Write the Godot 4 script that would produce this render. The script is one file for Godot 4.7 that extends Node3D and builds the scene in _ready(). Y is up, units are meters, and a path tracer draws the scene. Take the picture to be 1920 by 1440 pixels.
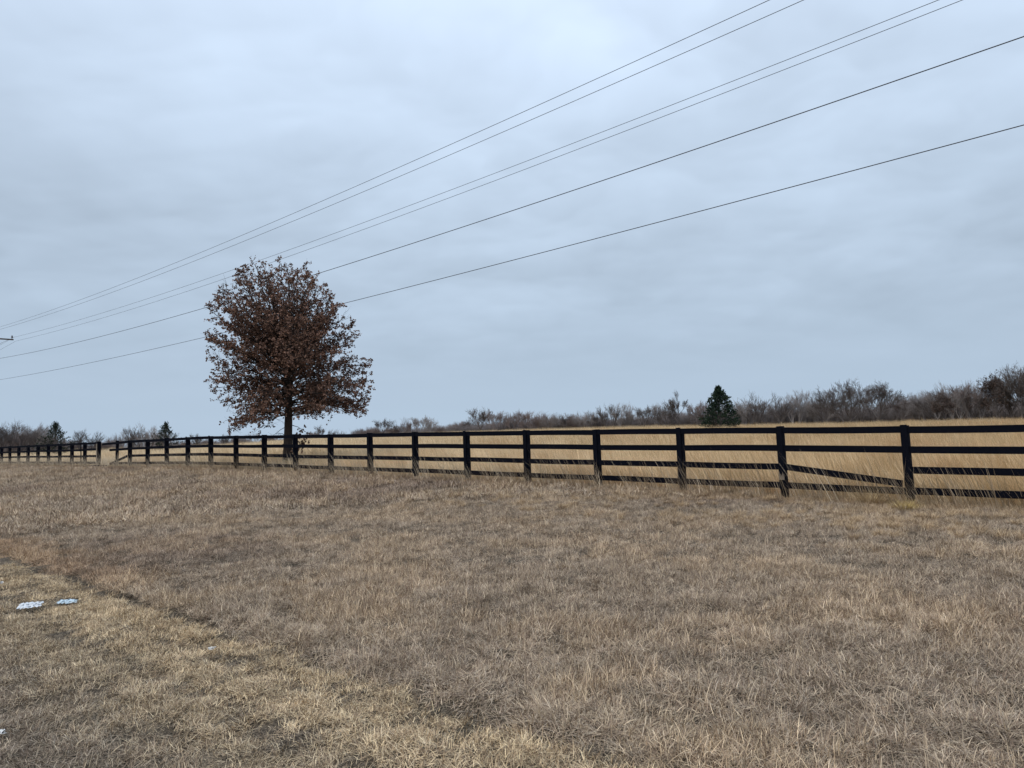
extends Node3D
# A verge of dead grass, a black board fence, a lone oak and a power line under an overcast winter sky.
# Along the fence runs the direction ALONG, across it (towards the field) the direction ACROSS; the camera stands at the origin.

const ALONG := Vector3(-0.7347886, 0, -0.67829619)
const ACROSS := Vector3(0.67829619, 0, -0.7347886)
const FENCE_W := 15.5546
const POST_T0 := 4.0923
const BAY := 2.44
const FENCE_TOPS := [1.552, 1.612, 1.655, 1.704, 1.751, 1.800, 1.842, 1.878, 1.915, 1.962, 2.003, 2.046, 2.090, 2.104, 2.102, 2.099, 2.097, 2.104, 2.115, 2.118, 2.118, 2.124, 2.131, 2.138, 2.145, 2.148, 2.150, 2.154]
const CREST_AZ := [-0.70, -0.48, -0.40, -0.33, -0.26, -0.19, 0.03, 0.17, 0.32, 0.46, 0.68]
const CREST_H := [0.86, 0.87, 0.98, 1.30, 1.64, 1.84, 1.78, 1.60, 1.27, 1.06, 0.89]
const CREST_Z := [72.0, 78.0, 95.0, 110.0, 124.0, 132.0, 122.0, 112.0, 104.0, 94.0, 80.0]

var rng := RandomNumberGenerator.new()
var bumps := FastNoiseLite.new()
var patches := FastNoiseLite.new()
var fine := FastNoiseLite.new()
var used := {}
var mats := {}

# ---------------------------------------------------------------- small tools
func numbered(called: String) -> String:
	if not used.has(called):
		used[called] = 0
		return called
	used[called] += 1
	return "%s_%03d" % [called, used[called]]

func tag(o: Node, label: String, category: String, group := "") -> void:
	o.set_meta("label", label)
	o.set_meta("category", category)
	if group:
		o.set_meta("group", group)

func base(called: String, at := Vector3.ZERO, turn := 0.0) -> Node3D:
	var o := Node3D.new()
	o.name = numbered(called)
	add_child(o)
	o.position = at
	o.rotation.y = turn
	return o

func part(called: String, mesh: Mesh, m: Material, parent: Node) -> MeshInstance3D:
	var o := MeshInstance3D.new()
	o.name = called
	o.mesh = mesh
	if m:
		o.material_override = m
	parent.add_child(o, true)
	return o

func smooth(a: float, b: float, x: float) -> float:
	var k := clampf((x - a) / (b - a), 0.0, 1.0)
	return k * k * (3.0 - 2.0 * k)

func table(xs: Array, ys: Array, x: float) -> float:
	if x <= xs[0]:
		return ys[0]
	for i in xs.size() - 1:
		if x <= xs[i + 1]:
			return lerpf(ys[i], ys[i + 1], (x - xs[i]) / (xs[i + 1] - xs[i]))
	return ys[ys.size() - 1]

func lin(r: float, g: float, b: float) -> Color:
	return Color(r, g, b).linear_to_srgb()

class Builder:
	var v := PackedVector3Array()
	var n := PackedVector3Array()
	var c := PackedColorArray()
	var uv := PackedVector2Array()
	var ix := PackedInt32Array()
	func vert(p: Vector3, nn: Vector3, col := Color.WHITE, t := Vector2.ZERO) -> int:
		v.append(p); n.append(nn); c.append(col); uv.append(t)
		return v.size() - 1
	func tri(a: int, b: int, d: int) -> void:
		ix.append(a); ix.append(b); ix.append(d)
	func tube(pts: Array, rad: Array, sides: int, col := Color.WHITE, cap := false) -> void:
		var start := v.size()
		var count := pts.size()
		var prev := Vector3.ZERO
		var run := 0.0
		for i in count:
			var p: Vector3 = pts[i]
			var d: Vector3 = (pts[mini(i + 1, count - 1)] as Vector3) - (pts[maxi(i - 1, 0)] as Vector3)
			d = d.normalized() if d.length() > 1e-6 else Vector3.UP
			if prev == Vector3.ZERO:
				prev = d.cross(Vector3.RIGHT if absf(d.x) < 0.8 else Vector3.UP).normalized()
			var side := (prev - d * prev.dot(d)).normalized()
			prev = side
			var other := d.cross(side)
			if i > 0:
				run += p.distance_to(pts[i - 1])
			for k in sides + 1:
				var a := TAU * k / sides
				var o := side * cos(a) + other * sin(a)
				vert(p + o * float(rad[i]), o, col, Vector2(float(k) / sides, run))
		for i in count - 1:
			for k in sides:
				var a := start + i * (sides + 1) + k
				var b := a + sides + 1
				tri(a, b, a + 1)
				tri(a + 1, b, b + 1)
		if cap:
			var d2: Vector3 = ((pts[count - 1] as Vector3) - (pts[count - 2] as Vector3)).normalized()
			var ctr := vert(pts[count - 1], d2, col)
			var ring := start + (count - 1) * (sides + 1)
			for k in sides:
				tri(ring + k, ctr, ring + k + 1)
	func box(lo: Vector3, hi: Vector3, col := Color.WHITE, bev := 0.0, long_uv := true) -> void:
		# a box with chamfered edges; texture runs along x
		var ctr := (lo + hi) / 2
		var h := (hi - lo) / 2
		var axes := [Vector3.RIGHT, Vector3.UP, Vector3.BACK]
		var corner := {}
		for sx in [-1, 1]:
			for sy in [-1, 1]:
				for sz in [-1, 1]:
					for ax in 3:
						var s := Vector3(sx, sy, sz)
						var q := Vector3(h.x - (0.0 if ax == 0 else bev), h.y - (0.0 if ax == 1 else bev), h.z - (0.0 if ax == 2 else bev)) * s
						var nn: Vector3 = axes[ax] * s[ax]
						var t := Vector2(q.x, q.y + q.z) if ax != 0 else Vector2(q.z, q.y)
						corner[[sx, sy, sz, ax]] = vert(ctr + q, nn, col, t)
		var face := func(a: int, b: int, cc: int, d: int, want: Vector3) -> void:
			var g := (v[b] - v[a]).cross(v[cc] - v[a])
			if g.dot(want) > 0:
				tri(a, cc, b); tri(a, d, cc)
			else:
				tri(a, b, cc); tri(a, cc, d)
		for ax in 3:
			var u := (ax + 1) % 3
			var w := (ax + 2) % 3
			for s in [-1, 1]:
				var q := []
				for k in [[-1, -1], [1, -1], [1, 1], [-1, 1]]:
					var e := [0, 0, 0]
					e[ax] = s; e[u] = k[0]; e[w] = k[1]
					q.append(corner[[e[0], e[1], e[2], ax]])
				face.call(q[0], q[1], q[2], q[3], axes[ax] * s)
			if bev > 0:
				for s1 in [-1, 1]:
					for s2 in [-1, 1]:
						var e1 := [0, 0, 0]
						e1[u] = s1; e1[w] = s2
						var e2 := e1.duplicate()
						e1[ax] = -1; e2[ax] = 1
						face.call(corner[[e1[0], e1[1], e1[2], u]], corner[[e2[0], e2[1], e2[2], u]], corner[[e2[0], e2[1], e2[2], w]], corner[[e1[0], e1[1], e1[2], w]], axes[u] * s1 + axes[w] * s2)
		if bev > 0:
			for sx in [-1, 1]:
				for sy in [-1, 1]:
					for sz in [-1, 1]:
						var a: int = corner[[sx, sy, sz, 0]]
						var b: int = corner[[sx, sy, sz, 1]]
						var d: int = corner[[sx, sy, sz, 2]]
						if (v[b] - v[a]).cross(v[d] - v[a]).dot(Vector3(sx, sy, sz)) > 0:
							tri(a, d, b)
						else:
							tri(a, b, d)
	func done() -> ArrayMesh:
		# front faces run clockwise: turn any triangle that looks away from its normals
		for k in range(0, ix.size(), 3):
			var i0 := ix[k]
			var i1 := ix[k + 1]
			var i2 := ix[k + 2]
			if (v[i1] - v[i0]).cross(v[i2] - v[i0]).dot(n[i0] + n[i1] + n[i2]) > 0.0:
				ix[k + 1] = i2
				ix[k + 2] = i1
		var arr := []
		arr.resize(Mesh.ARRAY_MAX)
		arr[Mesh.ARRAY_VERTEX] = v
		arr[Mesh.ARRAY_NORMAL] = n
		arr[Mesh.ARRAY_COLOR] = c
		arr[Mesh.ARRAY_TEX_UV] = uv
		arr[Mesh.ARRAY_INDEX] = ix
		var m := ArrayMesh.new()
		m.add_surface_from_arrays(Mesh.PRIMITIVE_TRIANGLES, arr)
		return m

# ---------------------------------------------------------------- the lie of the land
func fence_top(t: float) -> float:
	var k := clampf((t - POST_T0) / BAY, 0.0, 26.999)
	if t < POST_T0:
		return 1.552 + (t - POST_T0) * 0.018 if t > -12.0 else 1.262
	var i := int(k)
	return lerpf(FENCE_TOPS[i], FENCE_TOPS[i + 1], k - i)

func land(x: float, z: float) -> float:
	var p := Vector3(x, 0, z)
	var t := p.dot(ALONG)
	var w := p.dot(ACROSS)
	var edge := 0.0
	for k in [-2.4, -1.2, 0.0, 1.2, 2.4]:
		edge += fence_top(t + k) * 0.2
	edge -= 1.58
	var h := 0.0
	if w <= FENCE_W:
		h = edge * smooth(1.5, FENCE_W + 1.0, w) / smooth(1.5, FENCE_W + 1.0, FENCE_W)
		var near := 1.0 - smooth(60.0, 90.0, p.length())
		h += near * (bumps.get_noise_2d(x, z) * 0.055 + fine.get_noise_2d(x, z) * 0.022)
		# wheel ruts left along the mown strip
		h += 0.03 * smooth(2.96, 3.12, w) - (0.03 + 0.05 * smooth(4.5, 7.0, t)) * (0.8 + 0.6 * bumps.get_noise_2d(t * 1.3, 9.0)) * exp(-pow((w - 3.0 - 0.04 * bumps.get_noise_2d(t * 2.0, 3.0)) / 0.07, 2.0)) * near
		h += 0.02 * smooth(2.12, 2.24, w) - 0.035 * exp(-pow((w - 2.17) / 0.05, 2.0)) * near
	else:
		var depth := maxf(-z, 0.5)
		var az := clampf(x / depth, -0.75, 1.0)
		var zf := FENCE_W / (0.67829619 * az + 0.7347886)
		var zc := maxf(table(CREST_AZ, CREST_Z, az), zf + 8.0)
		h = lerpf(edge, table(CREST_AZ, CREST_H, az), smooth(0.0, 1.0, (depth - zf) / (zc - zf)))
		h += bumps.get_noise_2d(x * 0.3, z * 0.3) * 0.12 * smooth(FENCE_W, FENCE_W + 8.0, w)
		h -= minf(0.012 * maxf(0.0, depth - zc - 40.0), 5.0)
	return h

func on_land(x: float, z: float) -> Vector3:
	return Vector3(x, land(x, z), z)

func tw(t: float, w: float) -> Vector3:
	return ALONG * t + ACROSS * w

# ---------------------------------------------------------------- materials
func plain(called: String, c: Color, rough := 0.9) -> StandardMaterial3D:
	var m := StandardMaterial3D.new()
	m.resource_name = called
	m.albedo_color = c
	m.roughness = rough
	m.metallic_specular = 0.3
	mats[called] = m
	return m

func noise_image(w: int, h: int, sx: float, sy: float, seed_value: int, f: Callable) -> ImageTexture:
	var nz := FastNoiseLite.new()
	nz.seed = seed_value
	nz.noise_type = FastNoiseLite.TYPE_SIMPLEX_SMOOTH
	nz.frequency = 1.0
	nz.fractal_octaves = 4
	var img := Image.create(w, h, false, Image.FORMAT_RGB8)
	for y in h:
		for x in w:
			# wrapped on a torus so that the picture tiles
			var a := TAU * x / w
			var b := TAU * y / h
			var q := nz.get_noise_3d(cos(a) * sx + cos(b) * sy * 0.37, sin(a) * sx + sin(b) * sy * 0.61, cos(b) * sy + 3.1 * sin(b) * sy * 0.2)
			var q2 := nz.get_noise_3d(cos(a) * sx * 4.0 + 17.0, sin(a) * sx * 4.0 + cos(b) * sy * 4.0, sin(b) * sy * 4.0)
			img.set_pixel(x, y, f.call(q, q2))
	return ImageTexture.create_from_image(img)

func make_materials() -> void:
	# grass blades take their colours from the blades and the copies
	for nm in ["turf", "straw", "leaf", "ground_cover"]:
		var g := plain(nm, Color.WHITE, 0.85)
		g.vertex_color_use_as_albedo = true
		g.cull_mode = BaseMaterial3D.CULL_DISABLED
		g.metallic_specular = 0.2
	mats.turf.backlight = Color(0.25, 0.25, 0.25)
	mats.straw.backlight = Color(0.8, 0.8, 0.8)
	mats.leaf.backlight = Color(0.35, 0.3, 0.25)
	mats.leaf.roughness = 0.7
	var gt := noise_image(256, 256, 3.0, 3.0, 5, func(q, q2):
		var k: float = 0.66 + 0.4 * q + 0.75 * q2
		return Color(k, k, k).clamp())
	mats.ground_cover.albedo_texture = gt
	mats.ground_cover.uv1_triplanar = true
	mats.ground_cover.uv1_world_triplanar = true
	mats.ground_cover.uv1_scale = Vector3(0.9, 0.9, 0.9)
	# tarry black fence paint, weathered in streaks along the boards
	var bt := noise_image(512, 128, 2.2, 5.0, 9, func(q, q2):
		var k: float = clampf(0.5 + 0.6 * q2, 0.0, 1.0)
		var bare := smoothstep(0.30, 0.50, float(q) * 0.75 + float(q2) * 0.5)
		return Color(0.035 + 0.035 * k, 0.045 + 0.036 * k, 0.078 + 0.045 * k).lerp(Color(0.20, 0.16, 0.15), bare * 0.65))
	var p := plain("black_paint", Color.WHITE, 0.8)
	p.albedo_texture = bt
	p.uv1_scale = Vector3(0.45, 2.6, 1)
	p.metallic_specular = 0.15
	plain("bare_wood", lin(0.24, 0.20, 0.16), 0.95)
	var bk := noise_image(128, 256, 3.0, 2.0, 21, func(q, q2):
		var k: float = clampf(0.5 + 0.5 * q + 0.5 * q2, 0.0, 1.0)
		return Color(0.17, 0.15, 0.14).lerp(Color(0.34, 0.30, 0.28), k))
	var b := plain("bark", Color.WHITE, 0.95)
	b.albedo_texture = bk
	b.uv1_scale = Vector3(2, 0.8, 1)
	b.heightmap_enabled = true
	b.heightmap_texture = bk
	b.heightmap_scale = 2.0
	plain("twig", lin(0.13, 0.112, 0.106), 0.95)
	plain("grey_twig", lin(0.30, 0.272, 0.265), 0.95)
	plain("red_twig", lin(0.25, 0.20, 0.185), 0.95)
	plain("pole_wood", lin(0.11, 0.085, 0.07), 0.95)
	plain("porcelain", lin(0.16, 0.15, 0.16), 0.35)
	plain("wire", lin(0.05, 0.05, 0.055), 0.6)
	plain("galvanised", lin(0.3, 0.3, 0.31), 0.5)
	plain("blue_plastic", lin(0.52, 0.64, 0.72), 0.35)
	plain("white_plastic", lin(0.66, 0.70, 0.74), 0.35)
	plain("paper", lin(0.72, 0.72, 0.70), 0.9)

# ---------------------------------------------------------------- camera, sky, light
func make_view() -> void:
	var cam := Camera3D.new()
	cam.name = "camera"
	add_child(cam)
	cam.position = Vector3(0, 1.6, 0)
	cam.fov = 55.10
	cam.near = 0.05
	cam.far = 6000.0
	cam.basis = Basis(Vector3.RIGHT, deg_to_rad(4.06)) * Basis(Vector3.BACK, deg_to_rad(-1.95))
	cam.current = true
	var env := Environment.new()
	env.background_mode = Environment.BG_SKY
	env.tonemap_mode = Environment.TONE_MAPPER_LINEAR
	env.tonemap_exposure = 1.0
	env.sdfgi_enabled = true
	env.ssao_enabled = true
	env.ssil_enabled = true
	var sky := Sky.new()
	var pan := PanoramaSkyMaterial.new()
	pan.panorama = overcast()
	sky.sky_material = pan
	env.sky = sky
	var we := WorldEnvironment.new()
	we.name = "world"
	we.environment = env
	add_child(we)
	var sun := DirectionalLight3D.new()
	sun.name = "sun"
	sun.light_energy = 0.5
	sun.light_color = Color(1.0, 0.95, 0.87)
	sun.light_angular_distance = 30.0
	sun.shadow_enabled = true
	add_child(sun)
	sun.rotation = Vector3(deg_to_rad(-50), deg_to_rad(-38), 0)

func overcast() -> ImageTexture:
	# even winter overcast: brighter overhead, soft flattened cloud banks, a paler belt at the skyline
	var w := 2048
	var h := 1024
	var big := FastNoiseLite.new()
	big.seed = 12
	big.noise_type = FastNoiseLite.TYPE_SIMPLEX_SMOOTH
	big.frequency = 0.34
	big.fractal_octaves = 3
	var small := FastNoiseLite.new()
	small.seed = 41
	small.noise_type = FastNoiseLite.TYPE_SIMPLEX_SMOOTH
	small.frequency = 1.7
	small.fractal_octaves = 4
	var data := PackedFloat32Array()
	data.resize(w * h * 3)
	for y in h:
		var up := PI / 2 - PI * (y + 0.5) / h
		var s := sin(up)
		var cs := cos(up)
		for x in w:
			var at := (y * w + x) * 3
			if s < -0.02:
				data[at] = 0.20; data[at + 1] = 0.19; data[at + 2] = 0.18
				continue
			var az := TAU * (x + 0.5) / w - PI
			var k := 1.0 / (maxf(s, 0.0) + 0.16)
			var px := sin(az) * cs * k
			var pz := -cos(az) * cs * k
			var q := big.get_noise_3d(px, pz, 0.5)
			var q2 := small.get_noise_3d(px * 0.8 + q * 0.5, pz * 1.2, 4.0)
			var q3 := small.get_noise_3d(px * 2.6, pz * 3.4 + q2, 9.0)
			var e := clampf(s, 0.0, 1.0)
			# brightness rises with height; clouds mottle it, least near the skyline
			var mott := smooth(0.02, 0.25, e)
			var lum := 0.545 + 0.03 * (1.0 - smooth(0.0, 0.12, e)) + 0.62 * pow(e, 1.6)
			lum *= 1.0 + mott * (0.22 * q + 0.15 * q2 + 0.07 * q3) + 0.05 * (1.0 - mott) * big.get_noise_3d(px * 0.3, pz * 0.3, s * 22.0)
			var warm := 0.5 + 0.5 * q2
			data[at] = lum * lerpf(0.785, 0.86, e + 0.08 * warm)
			data[at + 1] = lum * 0.992
			data[at + 2] = lum * lerpf(1.225, 1.22, e)
	return ImageTexture.create_from_image(Image.create_from_data(w, h, false, Image.FORMAT_RGBF, data.to_byte_array()))

# ---------------------------------------------------------------- ground
func make_ground() -> void:
	var st := Builder.new()
	var nx := 300
	var nz := 300
	var verge := Color(0.21, 0.17, 0.125)
	var field := Color(0.42, 0.33, 0.20)
	var px := PackedFloat32Array()
	var pz := PackedFloat32Array()
	for i in nx + 1:
		px.append(sinh((float(i) / nx * 2.0 - 1.0) * 7.2) * 4.0)
	for j in nz + 1:
		pz.append(-7.0 + sinh((float(j) / nz * 2.0 - 1.0) * 7.2) * 4.0)
	for j in nz + 1:
		for i in nx + 1:
			var x := px[i]
			var z := pz[j]
			var w := x * ACROSS.x + z * ACROSS.z
			var n := patches.get_noise_2d(x, z)
			var c := verge.lerp(field, smooth(FENCE_W + 0.2, FENCE_W + 3.0, w + n * 1.5))
			st.vert(Vector3(x, land(x, z), z), Vector3.UP, c * (1.0 + 0.25 * n))
	for j in nz:
		for i in nx:
			var a := j * (nx + 1) + i
			var b := a + nx + 1
			st.tri(a, a + 1, b)
			st.tri(a + 1, b + 1, b)
	for j in nz + 1:
		for i in nx + 1:
			var a := j * (nx + 1) + i
			var l := st.v[maxi(i - 1, 0) + j * (nx + 1)]
			var r := st.v[mini(i + 1, nx) + j * (nx + 1)]
			var d := st.v[i + maxi(j - 1, 0) * (nx + 1)]
			var u := st.v[i + mini(j + 1, nz) * (nx + 1)]
			st.n[a] = (u - d).cross(r - l).normalized()
	var g := part("ground", st.done(), mats.ground_cover, self)
	g.set_meta("kind", "structure")

# ---------------------------------------------------------------- grass
func blade(b: Builder, at: Vector3, az: float, length: float, lean: float, curl: float, width: float, c: Color, segs := 3) -> void:
	var out := Vector3(cos(az), 0, sin(az))
	var side := Vector3(-sin(az), 0, cos(az)).rotated(Vector3.UP, rng.randf_range(-0.7, 0.7))
	var p := at
	var start := b.v.size()
	for k in segs + 1:
		var a := lean + curl * float(k) / segs
		var d := (Vector3.UP * cos(a) + out * sin(a)).normalized()
		var nn := side.cross(d).normalized()
		if nn.y < 0:
			nn = -nn
		var wd := width * (1.0 - 0.85 * pow(float(k) / segs, 1.6)) * 0.5
		if k < segs:
			b.vert(p - side * wd, nn, c)
			b.vert(p + side * wd, nn, c)
		else:
			b.vert(p, nn, c)
		p += d * length / segs
	for k in segs - 1:
		var a := start + k * 2
		b.tri(a, a + 1, a + 2)
		b.tri(a + 1, a + 3, a + 2)
	var e := start + (segs - 1) * 2
	b.tri(e, e + 1, e + 2)

func pick(pal: Array) -> Color:
	var c: Color = pal[rng.randi() % pal.size()]
	return c * rng.randf_range(0.8, 1.2)

const TURF := [Color(0.47, 0.385, 0.285), Color(0.42, 0.345, 0.265), Color(0.34, 0.272, 0.21), Color(0.60, 0.51, 0.39), Color(0.29, 0.23, 0.183), Color(0.16, 0.122, 0.096), Color(0.42, 0.365, 0.305), Color(0.24, 0.185, 0.145)]
const GOLD := [Color(0.75, 0.58, 0.36), Color(0.68, 0.515, 0.305), Color(0.84, 0.68, 0.455), Color(0.57, 0.42, 0.25), Color(0.72, 0.55, 0.345), Color(0.42, 0.31, 0.20)]
const DRY := [Color(0.60, 0.49, 0.34), Color(0.70, 0.58, 0.42), Color(0.45, 0.35, 0.235), Color(0.34, 0.26, 0.18), Color(0.50, 0.40, 0.29)]

func tall_clump(blades: int, radius: float, lo: float, hi: float, width: float, pal: Array, lean := 0.32) -> ArrayMesh:
	# stalks combed by the wind towards -x
	var b := Builder.new()
	for i in blades:
		var r := radius * sqrt(rng.randf())
		var a := rng.randf() * TAU
		blade(b, Vector3(cos(a) * r, -0.02, sin(a) * r), PI + rng.randfn(0.0, 0.55), rng.randf_range(lo, hi), maxf(0.02, rng.randfn(lean * 0.5, 0.14)), rng.randf_range(0.1, 0.75), width * rng.randf_range(0.7, 1.3), pick(pal), 4)
	return b.done()

func scatter(called: String, label: String, category: String, meshes: Array, mat: Material, places: Array) -> void:
	# places: [Transform3D, Color]; spread over a few clump shapes, all under one object
	var root := base(called)
	root.set_meta("kind", "stuff")
	tag(root, label, category)
	var split := []
	for m in meshes:
		split.append([])
	for q in places:
		split[rng.randi() % meshes.size()].append(q)
	for k in meshes.size():
		var list: Array = split[k]
		if list.is_empty():
			continue
		var mm := MultiMesh.new()
		mm.transform_format = MultiMesh.TRANSFORM_3D
		mm.use_colors = true
		mm.mesh = meshes[k]
		mm.instance_count = list.size()
		for i in list.size():
			mm.set_instance_transform(i, list[i][0])
			mm.set_instance_color(i, list[i][1])
		var o := MultiMeshInstance3D.new()
		o.name = "clumps"
		o.multimesh = mm
		o.material_override = mat
		o.set_meta("kind", "stuff")
		root.add_child(o, true)

func turn_scale(at: Vector3, turn: float, s: Vector3) -> Transform3D:
	return Transform3D(Basis(Vector3.UP, turn) * Basis.from_scale(s), at)

func sod(kind: int, radius: float, blades: int, lo: float, hi: float, width: float) -> ArrayMesh:
	# a piece of sod: a few combed tufts, thin hollows between them, pale blades lying over darker ones
	var b := Builder.new()
	var tufts := []
	for k in 7:
		var r := radius * sqrt(rng.randf())
		var a := rng.randf() * TAU
		tufts.append([Vector2(cos(a), sin(a)) * r, rng.randf() * TAU, rng.randf_range(0.5, 1.5), rng.randf_range(0.72, 1.25)])
	for i in blades:
		var r := radius * sqrt(rng.randf()) * 1.05
		var a := rng.randf() * TAU
		var p := Vector2(cos(a), sin(a)) * r
		var best: Array = tufts[0]
		var near := 9.0
		for q in tufts:
			var d := p.distance_to(q[0])
			if d < near:
				near = d
				best = q
		if near > radius * 0.40 and rng.randf() < 0.65:
			continue
		var tall: float = best[2]
		# matted lumps: blades spring from the mound and lie over it
		var mound := 0.045 * tall * exp(-pow(near / (radius * 0.36), 2.0)) * hi / 0.13
		var lying := rng.randf()
		var lean := rng.randf_range(0.2, 0.9) if lying < 0.22 else rng.randf_range(0.9, 1.6)
		var off: Vector2 = p - (best[0] as Vector2)
		var az := float(best[1]) + rng.randfn(0.0, 0.9) if lying < 0.6 else atan2(off.y, off.x) + rng.randfn(0.0, 0.7)
		var c := pick(TURF) * float(best[3])
		blade(b, Vector3(p.x, -0.012 + mound * rng.randf_range(0.3, 1.0), p.y), az, rng.randf_range(lo, hi) * lerpf(tall, 1.0, 0.4), lean, rng.randf_range(0.1, 1.2), width * rng.randf_range(0.6, 1.4), c)
	return b.done()

func make_turf() -> void:
	var kinds := []
	for k in 9:
		kinds.append(sod(k, 0.21, 560, 0.035, 0.105, 0.0034))
	var shorts := []
	for k in 6:
		shorts.append(sod(k, 0.20, 540, 0.025, 0.07, 0.0032))
	var far_kinds := []
	for k in 5:
		far_kinds.append(sod(k, 0.42, 400, 0.08, 0.20, 0.0095))
	var near_list := []
	var mown_list := []
	var far_list := []
	for band in [[2.2, 9.0, 0.165], [9.0, 17.0, 0.21], [17.0, 34.0, 0.36], [34.0, 80.0, 0.48]]:
		var cell: float = band[2]
		var t := -14.0
		while t < 78.0:
			var w := 0.2
			while w < 15.9:
				var p := tw(t + rng.randf() * cell, w + rng.randf() * cell)
				w += cell
				var r := p.length()
				if r < band[0] or r >= band[1] or p.z > -1.8 or absf(p.x) > -p.z * 0.85 + 1.6:
					continue
				var pw := p.dot(ACROSS)
				var pt := p.dot(ALONG)
				# nothing straddles the wheel rut
				var wide := 0.08 + 0.16 * smooth(4.5, 7.0, pt) * smooth(-0.3, 0.2, bumps.get_noise_2d(pt * 1.3, 9.0))
				if absf(pw - 3.0) < wide and r < 20.0:
					pw = 3.0 + (wide if pw > 3.0 else -wide)
					p = tw(pt, pw)
				elif absf(pw - 2.17) < 0.13 and r < 14.0:
					pw = 2.17 + (0.13 if pw > 2.17 else -0.13)
					p = tw(pt, pw)
				var n := patches.get_noise_2d(p.x, p.z)
				var n2 := bumps.get_noise_2d(p.x * 1.7 + 40.0, p.z * 1.7)
				var n3 := patches.get_noise_2d(p.x * 0.35 + 90.0, p.z * 0.35)
				p.y = land(p.x, p.z)
				# grey brown sod, straw on the mown strip, rusty and violet brown patches
				var c := Color(1.08, 1.035, 0.975)
				var mown := pw < 3.0
				if mown:
					c = Color(1.17, 1.12, 0.97).lerp(Color(1.40, 1.31, 1.08), smooth(2.2, 2.4, pw)).lerp(Color(0.84, 0.82, 0.79), (1.0 - smooth(1.2, 1.9, pw)) * smooth(-0.5, 0.2, n + 0.25))
				else:
					c = c.lerp(Color(1.24, 1.18, 0.95), (1.0 - smooth(3.0, 4.8, pw)) * smooth(-0.3, 0.3, n) * 0.2)
					var rust := (1.0 - smooth(3.3, 4.2, pw)) * smooth(8.0, 10.0, pt) * (1.0 - smooth(15.0, 19.0, pt))
					c = c.lerp(Color(1.15, 0.93, 0.72), rust * 0.7)
					c = c.lerp(Color(0.74, 0.67, 0.65), smooth(0.05, 0.45, n3) * 0.7)
					# scattered patches of paler bunchgrass
					c = c.lerp(Color(1.22, 1.10, 0.93), 0.45 * smooth(0.02, 0.25, n + 0.4 * n2))
				c *= 1.0 + 0.14 * n + 0.14 * n2 + rng.randf_range(-0.14, 0.14)
				var s := 1.0 + 0.5 * n2 + 0.3 * n
				s = clampf(s, 0.5, 1.7) * rng.randf_range(0.8, 1.25)
				# hollows where the sod is thin and the dark thatch shows
				var hollow := smooth(0.22, 0.5, fine.get_noise_2d(p.x * 0.55 + 7.0, p.z * 0.55)) * (0.3 if mown else 1.0)
				s *= 1.0 - 0.5 * hollow
				if mown:
					s = clampf(s, 0.7, 1.3)
				var up := Vector3(land(p.x - 0.15, p.z) - land(p.x + 0.15, p.z), 0.3, land(p.x, p.z - 0.15) - land(p.x, p.z + 0.15)).normalized()
				var tilt := Basis(Quaternion(Vector3.UP, up))
				var tr := Transform3D(tilt * Basis(Vector3.UP, rng.randf() * TAU) * Basis.from_scale(Vector3(1, s, 1)), p)
				if band[2] > 0.3:
					far_list.append([tr, c])
				elif mown:
					mown_list.append([tr, c])
				else:
					near_list.append([tr, c])
			t += cell
	print("turf ", near_list.size(), " ", mown_list.size(), " ", far_list.size())
	scatter("verge_grass", "matted grey brown dead grass between fence and mown strip", "grass", kinds, mats.turf, near_list)
	scatter("mown_grass", "short straw coloured dead grass on the rutted mown strip", "grass", shorts, mats.turf, mown_list)
	scatter("distant_verge_grass", "short dead grass of the verge along the leaning far fence", "grass", far_kinds, mats.turf, far_list)

func make_field() -> void:
	var near_kinds := []
	for k in 5:
		near_kinds.append(tall_clump(150, 0.40, 0.5, 1.05, 0.0065, GOLD, 0.5))
	var far_kinds := []
	for k in 4:
		far_kinds.append(tall_clump(90, 0.7, 0.6, 1.08, 0.015, GOLD, 0.5))
	var places := []
	var far_places := []
	for band in [[13.0, 34.0, 0.42], [34.0, 62.0, 0.62], [62.0, 150.0, 1.05]]:
		var cell: float = band[2]
		var x := -95.0
		while x < 90.0:
			var z := -150.0
			while z < -9.0:
				var p := Vector3(x + rng.randf() * cell, 0, z + rng.randf() * cell)
				z += cell
				var w := p.dot(ACROSS)
				if w < FENCE_W + 0.6 or p.z < -band[1] or p.z >= -band[0] or absf(p.x) > -p.z * 0.80 + 3.0:
					continue
				var az := p.x / -p.z
				if -p.z > table(CREST_AZ, CREST_Z, az) + 6.0:
					continue
				var n := patches.get_noise_2d(p.x * 0.5, p.z * 0.5)
				var n2 := bumps.get_noise_2d(p.x, p.z)
				p.y = land(p.x, p.z)
				var c := Color(1, 1, 1).lerp(Color(0.84, 0.75, 0.68), smooth(0.05, 0.5, n) * 0.7) * (1.09 + 0.2 * n2 + rng.randf_range(-0.12, 0.12))
				var s := (1.0 + 0.2 * n2) * rng.randf_range(0.75, 1.15) * lerpf(0.72, 1.0, smooth(0.5, 5.0, w - FENCE_W))
				var tr := turn_scale(p, rng.randf_range(-0.5, 0.5), Vector3(1, s, 1))
				if cell < 0.5:
					places.append([tr, c])
				else:
					far_places.append([tr, c])
			x += cell
	print("field ", places.size(), " ", far_places.size())
	scatter("field_grass", "tall golden dry grass behind the black fence", "grass", near_kinds, mats.straw, places)
	scatter("distant_field_grass", "tall golden grass reaching back to the bare thicket", "grass", far_kinds, mats.straw, far_places)

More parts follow.
